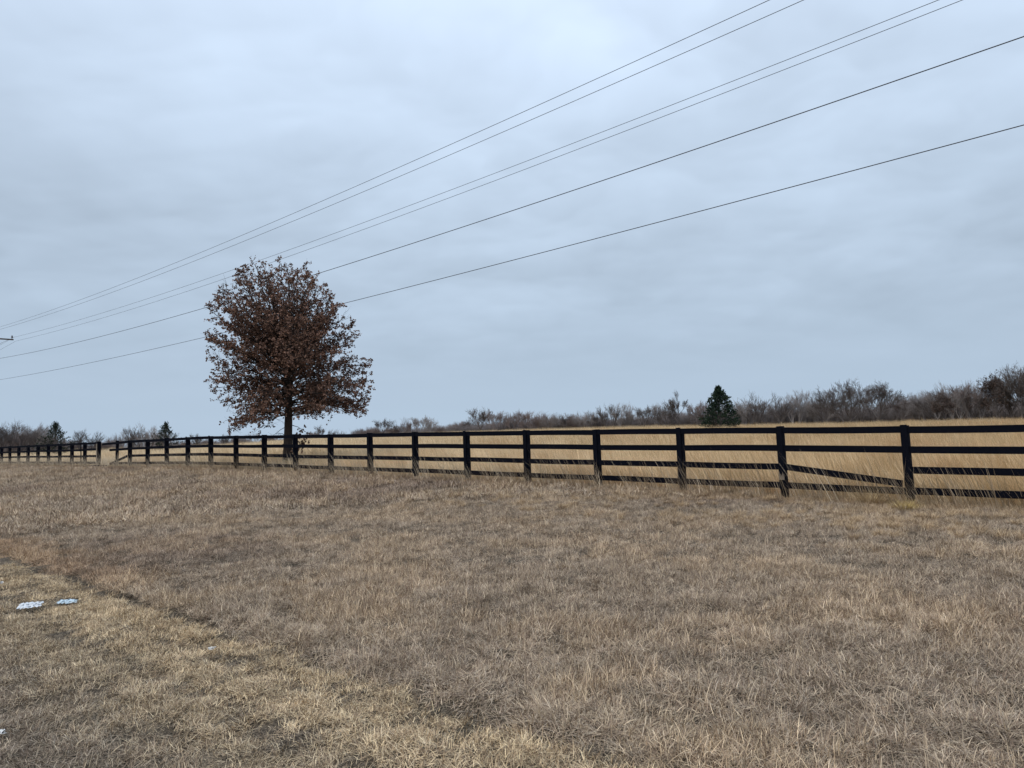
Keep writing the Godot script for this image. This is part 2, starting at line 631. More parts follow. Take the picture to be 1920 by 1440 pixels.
func make_fence_grass() -> void:
	# seedy stalks and low tussocks that the mower leaves along the fence
	var stalks := []
	for k in 5:
		stalks.append(tall_clump(7, 0.13, 0.45, 1.15, 0.0105, DRY, 0.8))
	var tuss := []
	for k in 4:
		var b := Builder.new()
		for i in 150:
			var r := 0.10 * sqrt(rng.randf())
			var a := rng.randf() * TAU
			blade(b, Vector3(cos(a) * r, -0.02, sin(a) * r), a + rng.randfn(0.0, 0.5), rng.randf_range(0.18, 0.42), rng.randf_range(0.05, 0.7), rng.randf_range(0.5, 1.7), 0.005, pick(DRY))
		tuss.append(b.done())
	var list := []
	var low := []
	var t := -3.0
	while t < 76.0:
		var far := smooth(8.0, 40.0, t)
		var q := patches.get_noise_1d(t * 1.3)
		for k in 3:
			if rng.randf() < 0.7 + 0.9 * q + 0.2 * far:
				var p := tw(t + rng.randf() * 0.15, FENCE_W + rng.randfn(-0.14, 0.22))
				p.y = land(p.x, p.z)
				var s := rng.randf_range(0.65, 1.15) * (1.0 - 0.15 * far)
				list.append([turn_scale(p, rng.randf_range(-0.5, 0.5), Vector3(s, s, s)), Color(1, 1, 1) * rng.randf_range(0.75, 1.15)])
		for k in 3:
			var p2 := tw(t + rng.randf() * 0.15, FENCE_W + rng.randfn(-0.05, 0.33))
			p2.y = land(p2.x, p2.z)
			var s2 := rng.randf_range(0.25, 0.7) * (1.0 + 0.35 * q)
			low.append([turn_scale(p2, rng.randf() * TAU, Vector3(s2, s2, s2)), Color(0.82, 0.76, 0.70).lerp(Color(0.52, 0.45, 0.42), rng.randf() * rng.randf()) * rng.randf_range(0.8, 1.15)])
		t += 0.13
	# small straw tussocks on the last strip before the fence
	for k in 2600:
		var tt := -4.0 + 60.0 * pow(rng.randf(), 1.5)
		var p3 := tw(tt, FENCE_W - 0.2 - 4.6 * pow(rng.randf(), 1.4))
		if patches.get_noise_2d(p3.x, p3.z) < -0.25:
			continue
		p3.y = land(p3.x, p3.z)
		var s3 := rng.randf_range(0.3, 0.62)
		low.append([turn_scale(p3, rng.randf() * TAU, Vector3(s3 * 1.25, s3 * 0.8, s3 * 1.25)), Color(0.86, 0.78, 0.68) * rng.randf_range(0.8, 1.15)])
	scatter("fence_line_stalks", "pale wind-bent grass stalks sprouting through the fence boards", "grass", stalks, mats.straw, list)
	scatter("fence_line_tussocks", "low uncut tussocks of dead grass along the foot of the fence", "grass", tuss, mats.turf, low)
	# the one straw mound and the yellow tuft by the post with the dropped board
	for q in [["grass_mound", POST_T0 + 0.62, FENCE_W - 0.42, 1.05, Color(0.92, 0.86, 0.70), "rounded straw mound of grass in front of the dropped board"], ["yellow_grass_tuft", POST_T0 - 0.18, FENCE_W - 1.0, 0.7, Color(0.95, 0.88, 0.52), "small yellowish grass tuft below the post of the dropped board"]]:
		var b := Builder.new()
		for i in 500:
			var r := 0.24 * sqrt(rng.randf())
			var a := rng.randf() * TAU
			blade(b, Vector3(cos(a) * r, -0.02, sin(a) * r), a + rng.randfn(0.0, 0.35), rng.randf_range(0.25, 0.45), rng.randf_range(0.05, 0.5) + r * 2.0, rng.randf_range(0.4, 1.2), 0.005, pick(DRY) * (q[4] as Color))
		var p := tw(q[1], q[2])
		var o := part(numbered(q[0]), b.done(), mats.turf, self)
		o.position = on_land(p.x, p.z)
		o.scale = Vector3.ONE * float(q[3])
		tag(o, q[5], "grass tuft")

# ---------------------------------------------------------------- the fence
const BOARD_H := 0.132
const BOARD_AT := [0.0, 0.381, 0.772, 1.165]

func board_mesh(length: float, kind: int) -> ArrayMesh:
	# a sawn board, a little bowed, its ends at x = +-length/2, top edge at y = 0
	var b := Builder.new()
	var segs := 6
	var sag := [0.0, 0.008, -0.006, 0.004][kind] as float
	var hx := length / 2
	var ring := [Vector2(0, 0.012), Vector2(-0.004, 0.0125), Vector2(-BOARD_H + 0.004, 0.0125), Vector2(-BOARD_H, 0.0085), Vector2(-BOARD_H, -0.0085), Vector2(-BOARD_H + 0.004, -0.0125), Vector2(-0.004, -0.0125), Vector2(0, -0.0085)]
	ring[0] = Vector2(0, 0.0085)
	var off := kind * 0.37
	for k in ring.size():
		var a: Vector2 = ring[k]
		var c: Vector2 = ring[(k + 1) % ring.size()]
		var nn := Vector3(0, (c - a).y, -(c - a).x).normalized()
		if nn.dot(Vector3(0, a.x + BOARD_H / 2, a.y)) < 0:
			nn = -nn
		for i in segs:
			var q := []
			for e in [[i, a], [i + 1, a], [i + 1, c], [i, c]]:
				var f: float = float(e[0]) / segs
				var o := sag * 4.0 * f * (1.0 - f)
				q.append(b.vert(Vector3(lerpf(-hx, hx, f), (e[1] as Vector2).x - o, (e[1] as Vector2).y), nn, Color.WHITE, Vector2(f * length + off, (e[1] as Vector2).x + (e[1] as Vector2).y + off)))
			if (b.v[q[1]] - b.v[q[0]]).cross(b.v[q[2]] - b.v[q[0]]).dot(nn) > 0:
				b.tri(q[0], q[2], q[1]); b.tri(q[0], q[3], q[2])
			else:
				b.tri(q[0], q[1], q[2]); b.tri(q[0], q[2], q[3])
	for s in [-1, 1]:
		var ctr := b.vert(Vector3(hx * s, -BOARD_H / 2, 0), Vector3(s, 0, 0))
		for k in ring.size():
			var a: Vector2 = ring[k]
			var c: Vector2 = ring[(k + 1) % ring.size()]
			var i0 := b.vert(Vector3(hx * s, a.x, a.y), Vector3(s, 0, 0))
			var i1 := b.vert(Vector3(hx * s, c.x, c.y), Vector3(s, 0, 0))
			if (b.v[i0] - b.v[ctr]).cross(b.v[i1] - b.v[ctr]).x * s > 0:
				b.tri(ctr, i1, i0)
			else:
				b.tri(ctr, i0, i1)
	return b.done()

func post_mesh(height: float, wide: float, deep: float) -> ArrayMesh:
	# texture runs up the post, so build it lying along x and stand it up
	var b := Builder.new()
	b.box(Vector3(-0.35, -wide / 2, -deep / 2), Vector3(height, wide / 2, deep / 2), Color.WHITE, 0.006)
	var m := b
	for i in m.v.size():
		m.v[i] = Vector3(-m.v[i].y, m.v[i].x, m.v[i].z)
		m.n[i] = Vector3(-m.n[i].y, m.n[i].x, m.n[i].z)
	return m.done()

func fence_point(i: float, down: float, out: float) -> Vector3:
	# a point on the fence: i in bays, down from the top line, out towards the road
	var t := POST_T0 + BAY * i
	var p := tw(t, FENCE_W - out)
	p.y = fence_top(t) - down
	return p

func set_board(root: Node3D, a: Vector3, b: Vector3, kind: int, meshes: Dictionary) -> MeshInstance3D:
	var length := a.distance_to(b)
	var key := "%d_%d" % [kind, roundi(length * 50.0)]
	if not meshes.has(key):
		meshes[key] = board_mesh(roundi(length * 50.0) / 50.0, kind)
	var o := part("board", meshes[key], mats.black_paint, root)
	var x := (b - a).normalized()
	var z := x.cross(Vector3.UP).normalized()
	o.basis = Basis(x, z.cross(x).normalized(), z)
	o.position = (a + b) / 2 - root.position
	return o

func make_fence() -> void:
	var posts := [post_mesh(1.445, 0.125, 0.14), post_mesh(1.435, 0.13, 0.14), post_mesh(1.455, 0.12, 0.135)]
	var battens := [post_mesh(0.98, 0.13, 0.022), post_mesh(1.0, 0.125, 0.022)]
	var boards := {}
	var turn := atan2(-ALONG.z, ALONG.x)
	var start := tw(POST_T0, FENCE_W)
	start.y = 0.1
	var long_fence := base("board_fence", start)
	tag(long_fence, "long black four-board fence with one dropped board beside the oak", "fence")
	var start2 := tw(POST_T0 + BAY * 18, FENCE_W)
	start2.y = 0.6
	var far_fence := base("board_fence", start2)
	tag(far_fence, "far black fence run that begins beyond the broken gap", "fence")
	for i in range(-3, 36):
		if i == 17:
			continue
		var root := far_fence if i >= 18 else long_fence
		var p := fence_point(i, 1.445, 0.0)
		var lean_a := rng.randf_range(-0.012, 0.012)
		var lean_b := rng.randf_range(-0.012, 0.012)
		var post := part("post", posts[rng.randi() % 3], mats.black_paint, root)
		post.basis = Basis(Vector3.UP, turn) * Basis(Vector3.BACK, lean_a) * Basis(Vector3.RIGHT, lean_b)
		post.position = p - root.position
		# the cover strip over the board joints; its foot hangs above the grass
		var q := fence_point(i, 0.985, 0.07 + 0.029 + 0.011)
		var strip := part("cover_strip", battens[rng.randi() % 2], mats.black_paint, root)
		strip.basis = post.basis
		strip.position = q - root.position
	# boards, one per bay and height
	for i in range(-3, 35):
		var root := far_fence if i >= 18 else long_fence
		if i == 16 or i == 17:
			continue
		for k in 4:
			var d: float = BOARD_AT[k] + 0.012
			var wob := rng.randf_range(-0.008, 0.008)
			if i == 0 and k == 2:
				var fallen := set_board(root, fence_point(0.035, 1.045, 0.12), fence_point(0.985, d, 0.084), 0, boards)
				fallen.set_meta("label", "third board, dropped from the post at one end")
				continue
			set_board(root, fence_point(i + 0.006, d + wob, 0.084), fence_point(i + 0.994, d + rng.randf_range(-0.008, 0.008), 0.084), rng.randi() % 4, boards)
	# the broken bay: a leaning post, two boards reaching over the gap, one hanging, one on the ground
	var lp := fence_point(16.82, 1.42, 0.02)
	var lean := part("post", posts[0], mats.black_paint, long_fence)
	lean.basis = Basis(Vector3.UP, turn) * Basis(Vector3.BACK, 0.085)
	lean.position = lp - long_fence.position
	lean.set_meta("label", "leaning post at the broken gap")
	set_board(long_fence, fence_point(16.006, 0.012, 0.084), fence_point(17.68, 0.10, 0.10), 1, boards)
	set_board(long_fence, fence_point(16.006, 0.40, 0.084), fence_point(17.18, 0.45, 0.10), 0, boards)
	var hang := set_board(long_fence, fence_point(16.08, 0.80, 0.10), fence_point(17.1, 1.25, 0.16), 0, boards)
	hang.set_meta("label", "third board hanging down into the grass at the gap")
	set_board(long_fence, fence_point(16.006, 1.18, 0.084), fence_point(16.9, 1.2, 0.084), 0, boards)
	var strip2 := part("cover_strip", battens[0], mats.bare_wood, far_fence)
	strip2.basis = Basis(Vector3.UP, turn) * Basis(Vector3.BACK, -0.012)
	strip2.position = fence_point(18.0, 1.10, 0.135) + ALONG * 0.02 - far_fence.position
	strip2.set_meta("label", "cover strip with bare weathered wood")
	var lying := part(numbered("fallen_board"), board_mesh(1.9, 2), mats.black_paint, self)
	var fp := tw(POST_T0 + BAY * 17.55, FENCE_W - 0.35)
	lying.basis = Basis(Vector3.UP, turn + 0.12) * Basis(Vector3.RIGHT, 1.2)
	lying.position = on_land(fp.x, fp.z) + Vector3(0, 0.14, 0)
	tag(lying, "black board lying in the grass below the fence gap", "board")
	var spare := part("post", post_mesh(1.36, 0.06, 0.05), mats.black_paint, far_fence)
	spare.basis = Basis(Vector3.UP, turn) * Basis(Vector3.BACK, -0.02)
	spare.position = fence_point(19.16, 1.42, 0.12) - far_fence.position
	# a split in the second post: grey bare splinters above the bottom board
	var sp := Builder.new()
	for k in 9:
		var x := -0.05 + 0.0125 * k
		var h := rng.randf_range(0.05, 0.14)
		sp.tube([Vector3(x, -0.05, 0), Vector3(x + rng.randf_range(-0.01, 0.01), h * 0.5, 0.004), Vector3(x + rng.randf_range(-0.02, 0.02), h, rng.randf_range(0.0, 0.03))], [0.011, 0.009, 0.002], 5)
	var split := part("splinters", sp.done(), mats.bare_wood, long_fence)
	split.basis = Basis(Vector3.UP, turn + PI)
	split.position = fence_point(1.0, 1.08, 0.128) - long_fence.position
	split.set_meta("label", "pale bare splinters low on the second post")

# ---------------------------------------------------------------- power line
func make_power_line() -> void:
	var spans := [ # across, a, b, c of the height over t, radius, label
		[14.0, 5.673e-4, -2.5216e-2, 10.2073, 0.0085, "topmost thin power wire on the roadward end of the crossarm"],
		[14.45, 5.6655e-4, -2.4267e-2, 10.1621, 0.0085, "thin power wire just under the topmost one"],
		[16.35, 5.3576e-4, -2.3414e-2, 10.0696, 0.0085, "thin power wire tied to the fieldward insulator of the crossarm"],
		[16.5, 5.56e-4, -2.774e-2, 9.97, 0.0085, "thin power wire running just below the crossarm tip"],
		[15.3, 5.6613e-4, -2.6196e-2, 8.2896, 0.0135, "thick dark cable, the upper of the two below the crossarm"],
		[15.3, 3.4442e-4, -1.2817e-2, 6.7163, 0.0115, "lowest dark cable of the power line"],
	]
	var far := 1.38 # the line stands beyond the fence and the oak
	var pole_t := 70.4 * far
	for s in spans:
		var b := Builder.new()
		var pts := []
		var rad := []
		# the span in view down to the pole, then on towards the next pole
		for k in 61:
			var t := lerpf(-26.0, 70.4, k / 60.0)
			var p := tw(t, s[0]) * far
			p.y = 1.6 + (float(s[1]) * t * t + float(s[2]) * t + float(s[3]) - 1.6) * far
			pts.append(p)
			rad.append(float(s[4]) * 1.15)
		var end: Vector3 = pts[60]
		for k in range(1, 25):
			var u := k / 24.0 * 48.0
			var p := tw(pole_t + u, float(s[0]) * far)
			p.y = end.y - 0.045 * u + 5.4e-4 * u * u
			pts.append(p)
			rad.append(float(s[4]) * 1.15)
		b.tube(pts, rad, 6)
		var o := part(numbered("power_wire"), b.done(), mats.wire, self)
		tag(o, s[5], "wire", "wires of the power line")
	for q in [[pole_t, "wooden utility pole with crossarm standing by the far fence"], [-26.0 * far, "wooden utility pole with crossarm behind the photographer's end of the fence"]]:
		var p := tw(q[0], 15.12 * far)
		p.y = land(p.x, p.z)
		var root := base("utility_pole", p, atan2(-ACROSS.z, ACROSS.x))
		tag(root, q[1], "utility pole", "utility poles")
		var top: float = 14.9 - p.y
		var b := Builder.new()
		b.tube([Vector3(0, -0.6, 0), Vector3(0, 0.4, 0), Vector3(0.01, top * 0.5, 0), Vector3(0, top, 0)], [0.19, 0.185, 0.155, 0.125], 14, Color.WHITE, true)
		part("pole", b.done(), mats.pole_wood, root)
		var arm_y := 14.37 - p.y
		b = Builder.new()
		b.box(Vector3(-1.75, arm_y - 0.075, 0.12), Vector3(1.62, arm_y + 0.075, 0.23), Color.WHITE, 0.008)
		part("crossarm", b.done(), mats.pole_wood, root)
		for s in [-1, 1]:
			b = Builder.new()
			b.tube([Vector3(0.0, arm_y - 0.75, 0.13), Vector3(1.15 * s, arm_y - 0.05, 0.16)], [0.018, 0.018], 6, Color.WHITE, true)
			part("brace", b.done(), mats.galvanised, root)
		for x in [-1.55, -0.92, 1.48]:
			b = Builder.new()
			b.tube([Vector3(x, arm_y + 0.06, 0.175), Vector3(x, arm_y + 0.18, 0.175), Vector3(x, arm_y + 0.19, 0.175), Vector3(x, arm_y + 0.30, 0.175), Vector3(x, arm_y + 0.31, 0.175), Vector3(x, arm_y + 0.43, 0.175), Vector3(x, arm_y + 0.46, 0.175)], [0.02, 0.02, 0.10, 0.105, 0.075, 0.078, 0.03], 12, Color.WHITE, true)
			part("insulator", b.done(), mats.porcelain, root)

# ---------------------------------------------------------------- trees
func bez(a: Vector3, c: Vector3, b: Vector3, f: float) -> Vector3:
	return a.lerp(c, f).lerp(c.lerp(b, f), f)

func limb(b: Builder, a: Vector3, c: Vector3, e: Vector3, r0: float, r1: float, sides: int, segs: int, jag := 0.0) -> Array:
	var pts := []
	var rad := []
	for k in segs + 1:
		var f := float(k) / segs
		var p := bez(a, c, e, f)
		if k > 0 and k < segs:
			p += Vector3(rng.randfn(), rng.randfn(), rng.randfn()) * jag
		pts.append(p)
		rad.append(lerpf(r0, r1, pow(f, 0.8)))
	b.tube(pts, rad, sides)
	return pts

func leaf(b: Builder, at: Vector3, d: Vector3, size: float, c: Color) -> void:
	# a curled lobed oak leaf: narrow foot, wide shoulders, pointed tip, folded along its rib
	var side := d.cross(Vector3(rng.randfn(), rng.randfn(), rng.randfn())).normalized()
	var up := side.cross(d).normalized()
	var l := size
	var w := size * 0.40
	var n1 := (up + side * 0.5).normalized()
	var n2 := (up - side * 0.5).normalized()
	var curl := rng.randf_range(-0.3, 0.3) * l
	var foot := at
	var tip := at + d * l + up * curl
	var mid := at + d * l * 0.5 - up * l * 0.08
	for s in [[1, n2], [-1, n1]]:
		var nn: Vector3 = s[1]
		var k: float = s[0]
		var i0 := b.vert(foot, nn, c)
		var i1 := b.vert(at + d * l * 0.38 + side * w * k + up * l * 0.1, nn, c)
		var i2 := b.vert(at + d * l * 0.70 + side * w * 0.85 * k + up * (l * 0.08 + curl * 0.5), nn, c)
		var i3 := b.vert(tip, nn, c)
		var i4 := b.vert(mid, nn, c)
		b.tri(i0, i1, i4)
		b.tri(i4, i1, i2)
		b.tri(i4, i2, i3)

const OAK_H := [0.9, 1.2, 1.67, 2.0, 2.41, 3.64, 4.87, 6.1, 7.33, 8.2, 8.9, 9.5]
const OAK_L := [0.6, 2.4, 3.5, 3.6, 3.7, 3.6, 3.7, 3.7, 3.5, 3.2, 2.7, 1.7]
const OAK_R := [0.3, 0.5, 1.2, 3.8, 4.25, 4.25, 4.1, 3.55, 2.9, 2.35, 1.85, 1.2]
const BROWN := [Color(0.27, 0.165, 0.122), Color(0.22, 0.127, 0.09), Color(0.18, 0.104, 0.076), Color(0.135, 0.082, 0.064), Color(0.24, 0.142, 0.098), Color(0.195, 0.124, 0.10), Color(0.155, 0.086, 0.062)]

func oak_reach(az: float, h: float) -> float:
	var l := table(OAK_H, OAK_L, h)
	var r := table(OAK_H, OAK_R, h)
	var c := cos(az)
	return lerpf((l + r) / 2, r if c > 0 else l, absf(c))

func make_oak() -> void:
	var where := Vector3(-9.96, 0, -32.5)
	where.y = land(where.x, where.z)
	var root := base("oak_tree", where)
	root.scale = Vector3.ONE * 0.956
	tag(root, "lone oak with brown withered leaves standing behind the fence", "tree")
	var wood := Builder.new()
	var leaves := Builder.new()
	var tr := Builder.new()
	var spine := [Vector3(0.0, -0.3, 0), Vector3(0.0, 0.05, 0), Vector3(-0.02, 0.5, 0), Vector3(0.02, 1.6, 0), Vector3(0.06, 2.6, 0), Vector3(0.08, 3.6, 0), Vector3(0.06, 4.6, 0), Vector3(0.03, 5.6, 0.02)]
	tr.tube(spine, [0.34, 0.27, 0.215, 0.185, 0.17, 0.155, 0.14, 0.11], 14)
	var trunk := func(h: float) -> Vector3:
		for k in spine.size() - 1:
			if h <= spine[k + 1].y:
				return (spine[k] as Vector3).lerp(spine[k + 1], (h - spine[k].y) / (spine[k + 1].y - spine[k].y))
		return spine[spine.size() - 1]
	var ends := [] # [start, control, end, radius]
	# ascending leaders from the fork, filling the broad top
	for k in 40:
		var az := k * 2.39996 + 0.4
		var reach := 3.5 * sqrt((k + 0.5) / 40.0) * (1.0 if cos(az) < 0.2 else 0.85)
		var he := 9.55
		while he > 6.4 and oak_reach(az, he) < reach:
			he -= 0.1
		he -= rng.randf_range(0.1, 0.5)
		var e := Vector3(cos(az) * reach - 0.15, he, sin(az) * reach)
		var s: Vector3 = trunk.call(rng.randf_range(4.2, 5.6))
		ends.append([s, s + Vector3((e.x - s.x) * 0.5, (e.y - s.y) * 0.42, (e.z - s.z) * 0.5), e, 0.06 if k % 4 == 0 else 0.035])
	# spreading limbs, drooping at the bottom and rising at the top
	for k in 80:
		var f := (k + 0.5) / 80.0
		var hs := lerpf(2.35, 5.2, f) + rng.randf_range(-0.25, 0.25)
		var az := k * 2.39996 + rng.randf_range(-0.5, 0.5)
		var rise := lerpf(-0.55, 2.1, pow(f, 0.8)) + rng.randf_range(-0.6, 0.6)
		if f < 0.25 and cos(az) < -0.3:
			rise -= 0.5
		var he := maxf(hs + rise, 1.75)
		if cos(az) > -0.2:
			he = maxf(he, 2.5)
		var reach := oak_reach(az, he) * (rng.randf_range(0.7, 0.95) if f < 0.35 else rng.randf_range(0.82, 0.94))
		var s: Vector3 = trunk.call(hs)
		var e := Vector3(cos(az) * reach, he, sin(az) * reach)
		ends.append([s, s + Vector3((e.x - s.x) * 0.5, maxf(rise, 0.0) * 0.3 + 0.42, (e.z - s.z) * 0.5), e, rng.randf_range(0.022, 0.055)])
	for q in ends:
		var s: Vector3 = q[0]
		var c: Vector3 = q[1]
		var e: Vector3 = q[2]
		var r: float = q[3]
		var len_all := s.distance_to(e)
		limb(wood, s, c, e, r, 0.010, 6, 8, 0.035)
		var n := int(len_all * 4.2) + 3
		for k in n:
			var f := lerpf(0.16, 1.0, (k + 0.5) / n)
			var a := bez(s, c, e, f)
			var d := (bez(s, c, e, minf(f + 0.05, 1.0)) - bez(s, c, e, f - 0.05)).normalized()
			var side := d.cross(Vector3.UP).normalized().rotated(d, rng.randf_range(-0.7, 0.7)) * (1.0 if k % 2 == 0 else -1.0)
			var dir := (d * rng.randf_range(0.3, 0.9) + side * rng.randf_range(0.6, 1.1) + Vector3.UP * rng.randf_range(-0.25, 0.55)).normalized()
			var l2 := rng.randf_range(0.6, 1.25) * (1.15 - 0.5 * f)
			var e2 := a + dir * l2
			var flat := Vector2(e2.x, e2.z).length()
			var most := oak_reach(atan2(e2.z, e2.x), clampf(e2.y, 1.2, 9.5)) * 0.99
			if flat > most:
				e2.x *= most / flat
				e2.z *= most / flat
			e2.y = maxf(e2.y, 1.62 if e2.x < -1.7 else 2.2)
			var c2 := a.lerp(e2, 0.5) + Vector3(0, rng.randf_range(0.0, 0.12), 0)
			limb(wood, a, c2, e2, 0.012, 0.004, 3, 3, 0.015)
			var bare := rng.randf() < 0.14
			var full := rng.randf_range(0.8, 1.5)
			var tone := rng.randf_range(0.7, 1.2)
			for j in 6:
				var g := lerpf(0.1, 1.0, (j + rng.randf()) / 6.0)
				var a3 := bez(a, c2, e2, g)
				var d3 := (dir * 0.6 + Vector3(rng.randfn(), rng.randfn() + 0.2, rng.randfn()) * 0.6).normalized()
				var l3 := rng.randf_range(0.14, 0.34)
				var e3 := a3 + d3 * l3
				wood.tube([a3, e3], [0.004, 0.002], 3)
				var bunch := int(rng.randi_range(4, 10) * full) if rng.randf() < 0.86 and not bare else 0
				for m in bunch:
					var at := a3.lerp(e3, rng.randf_range(0.3, 1.0))
					var ld := (d3 * 0.5 + Vector3(rng.randfn(), rng.randfn() - 0.35, rng.randfn())).normalized()
					leaf(leaves, at + ld * 0.015, ld, rng.randf_range(0.05, 0.105), pick(BROWN) * tone)
	# dead twigs and sprouts low on the trunk
	for q in [[1.18, PI, 0.42, -0.1, false], [1.5, PI - 0.3, 0.3, 0.22, false], [0.9, 0.2, 0.55, 0.2, true], [1.25, -0.3, 0.6, 0.0, true], [0.75, 0.7, 0.5, 0.25, true], [1.05, -0.9, 0.5, 0.1, true], [1.6, 0.1, 0.6, -0.1, true], [0.35, 0.3, 0.7, 0.0, true], [0.3, PI + 0.2, 0.75, 0.0, true], [2.15, 0.15, 0.75, -0.5, true], [2.05, PI - 0.2, 0.5, -0.45, false]]:
		var s: Vector3 = trunk.call(q[0])
		var d := Vector3(cos(q[1]), 0, sin(q[1]))
		var e: Vector3 = s + d * (float(q[2]) + 0.2) + Vector3(0, q[3], 0)
		limb(wood, s, s.lerp(e, 0.5) + Vector3(0, 0.1, 0), e, 0.022, 0.006, 5, 4, 0.02)
		for j in 7:
			var a := s.lerp(e, rng.randf_range(0.45, 1.0))
			var d3 := (d + Vector3(rng.randfn(), rng.randfn() - 0.2, rng.randfn()) * 0.9).normalized()
			var e3 := a + d3 * rng.randf_range(0.1, 0.3)
			wood.tube([a, e3], [0.005, 0.0025], 3)
			if q[4]:
				for m in 4:
					leaf(leaves, a.lerp(e3, rng.randf_range(0.3, 1.0)), (d3 + Vector3(rng.randfn(), rng.randfn() - 0.4, rng.randfn())).normalized(), rng.randf_range(0.08, 0.14), pick(BROWN))
	print("oak leaves tris ", leaves.ix.size() / 3, " wood ", wood.ix.size() / 3)
	var tk := part("trunk", tr.done(), mats.bark, root)
	part("limbs", wood.done(), mats.bark, tk)
	part("crown", leaves.done(), mats.leaf, root)

func grow(b: Builder, at: Vector3, d: Vector3, length: float, r: float, level: int, spread: float, droop: float, tips: Array, thin: float) -> void:
	# one bare branch and its offshoots
	var pts := [at]
	var rad := [r]
	var p := at
	var dir := d
	var segs := 3 if level > 2 else (2 if level > 0 else 1)
	for k in segs:
		dir = (dir + Vector3(rng.randfn(), rng.randfn(), rng.randfn()) * 0.14 + Vector3.UP * (0.10 - droop)).normalized()
		p += dir * length / segs
		pts.append(p)
		rad.append(maxf(r * (1.0 - 0.5 * (k + 1) / segs), thin))
	b.tube(pts, rad, 5 if level > 3 else 3)
	if level <= 0:
		tips.append(p)
		return
	var n := 3 if level > 3 else 4
	for k in n:
		var f := 1.0 if k == 0 else rng.randf_range(0.35, 0.95)
		var i := mini(int(f * segs), segs - 1)
		var q: Vector3 = (pts[i] as Vector3).lerp(pts[i + 1], f * segs - i)
		var axis := Vector3(rng.randfn(), rng.randfn() * 0.4, rng.randfn()).normalized()
		var nd := dir.rotated(axis, spread * rng.randf_range(0.45, 1.2)) if k > 0 else dir.rotated(axis, 0.2)
		grow(b, q, nd.normalized(), length * rng.randf_range(0.55, 0.82), maxf(r * (0.62 if k == 0 else 0.48), thin), level - 1, spread, droop, tips, thin)

func bare_tree(kind: int) -> Array:
	# a bare prototype about one metre tall: [trunk mesh, twig mesh, leaf mesh or null]
	var wood := Builder.new()
	var twigs := Builder.new()
	var tips := []
	var lean := Vector3.ZERO
	var stems := 1
	var spread := 0.75
	var droop := 0.02
	var bole := 0.16
	var level := 5
	match kind:
		0: spread = 0.62                                            # round crown
		1: stems = 2; spread = 0.72; droop = 0.03; bole = 0.2       # wide, forked low
		2: stems = 2; spread = 0.42; bole = 0.12; level = 4         # upright and sparse
		3: lean = Vector3(-0.6, 0, 0); spread = 0.45; bole = 0.14
		4: stems = 9; spread = 0.42; bole = 0.05; level = 4         # shrub
		5: spread = 0.75                                            # keeps dead leaves
		6: stems = 4; spread = 0.5; bole = 0.07; level = 4          # many-stemmed
	for s in stems:
		var a := TAU * s / stems + rng.randf_range(-0.4, 0.4)
		var out := Vector3(cos(a), 0, sin(a))
		var foot := out * (0.05 if stems < 3 else 0.16 * sqrt(rng.randf())) * (1.0 if stems > 1 else 0.0)
		var d := (Vector3.UP + lean + out * (0.32 if stems > 1 else 0.05)).normalized()
		var top := foot + d * bole
		var r := 0.016 if stems < 3 else 0.009
		wood.tube([foot - Vector3(0, 0.06, 0), foot.lerp(top, 0.5) + Vector3(rng.randfn(), 0, rng.randfn()) * 0.006, top], [r * 1.25, r, r * 0.85], 6)
		var arms := 4 if stems < 3 else 3
		for k in arms:
			var az := a + TAU * k / arms + rng.randf_range(-0.4, 0.4)
			var nd := (d + Vector3(cos(az), 0, sin(az)) * spread * rng.randf_range(0.4, 1.1)).normalized()
			grow(twigs, top - d * rng.randf_range(0.0, bole * 0.5), nd, rng.randf_range(0.20, 0.27), r * 0.62, level, spread, droop, tips, 0.0011)
	var hi := 0.0
	for t in tips:
		hi = maxf(hi, (t as Vector3).y)
	var out := []
	var lv = null
	if kind == 5:
		lv = Builder.new()
		for t in tips:
			if rng.randf() < 0.75:
				for m in 3:
					leaf(lv, (t as Vector3) * 1.0 + Vector3(rng.randfn(), rng.randfn(), rng.randfn()) * 0.012, Vector3(rng.randfn(), rng.randfn() - 0.3, rng.randfn()).normalized(), rng.randf_range(0.014, 0.024), pick(BROWN) * Color(0.46, 0.58, 0.68))
	for b in [wood, twigs, lv]:
		if b == null:
			out.append(null)
			continue
		for i in b.v.size():
			b.v[i] /= hi
		out.append(b.done())
	return out

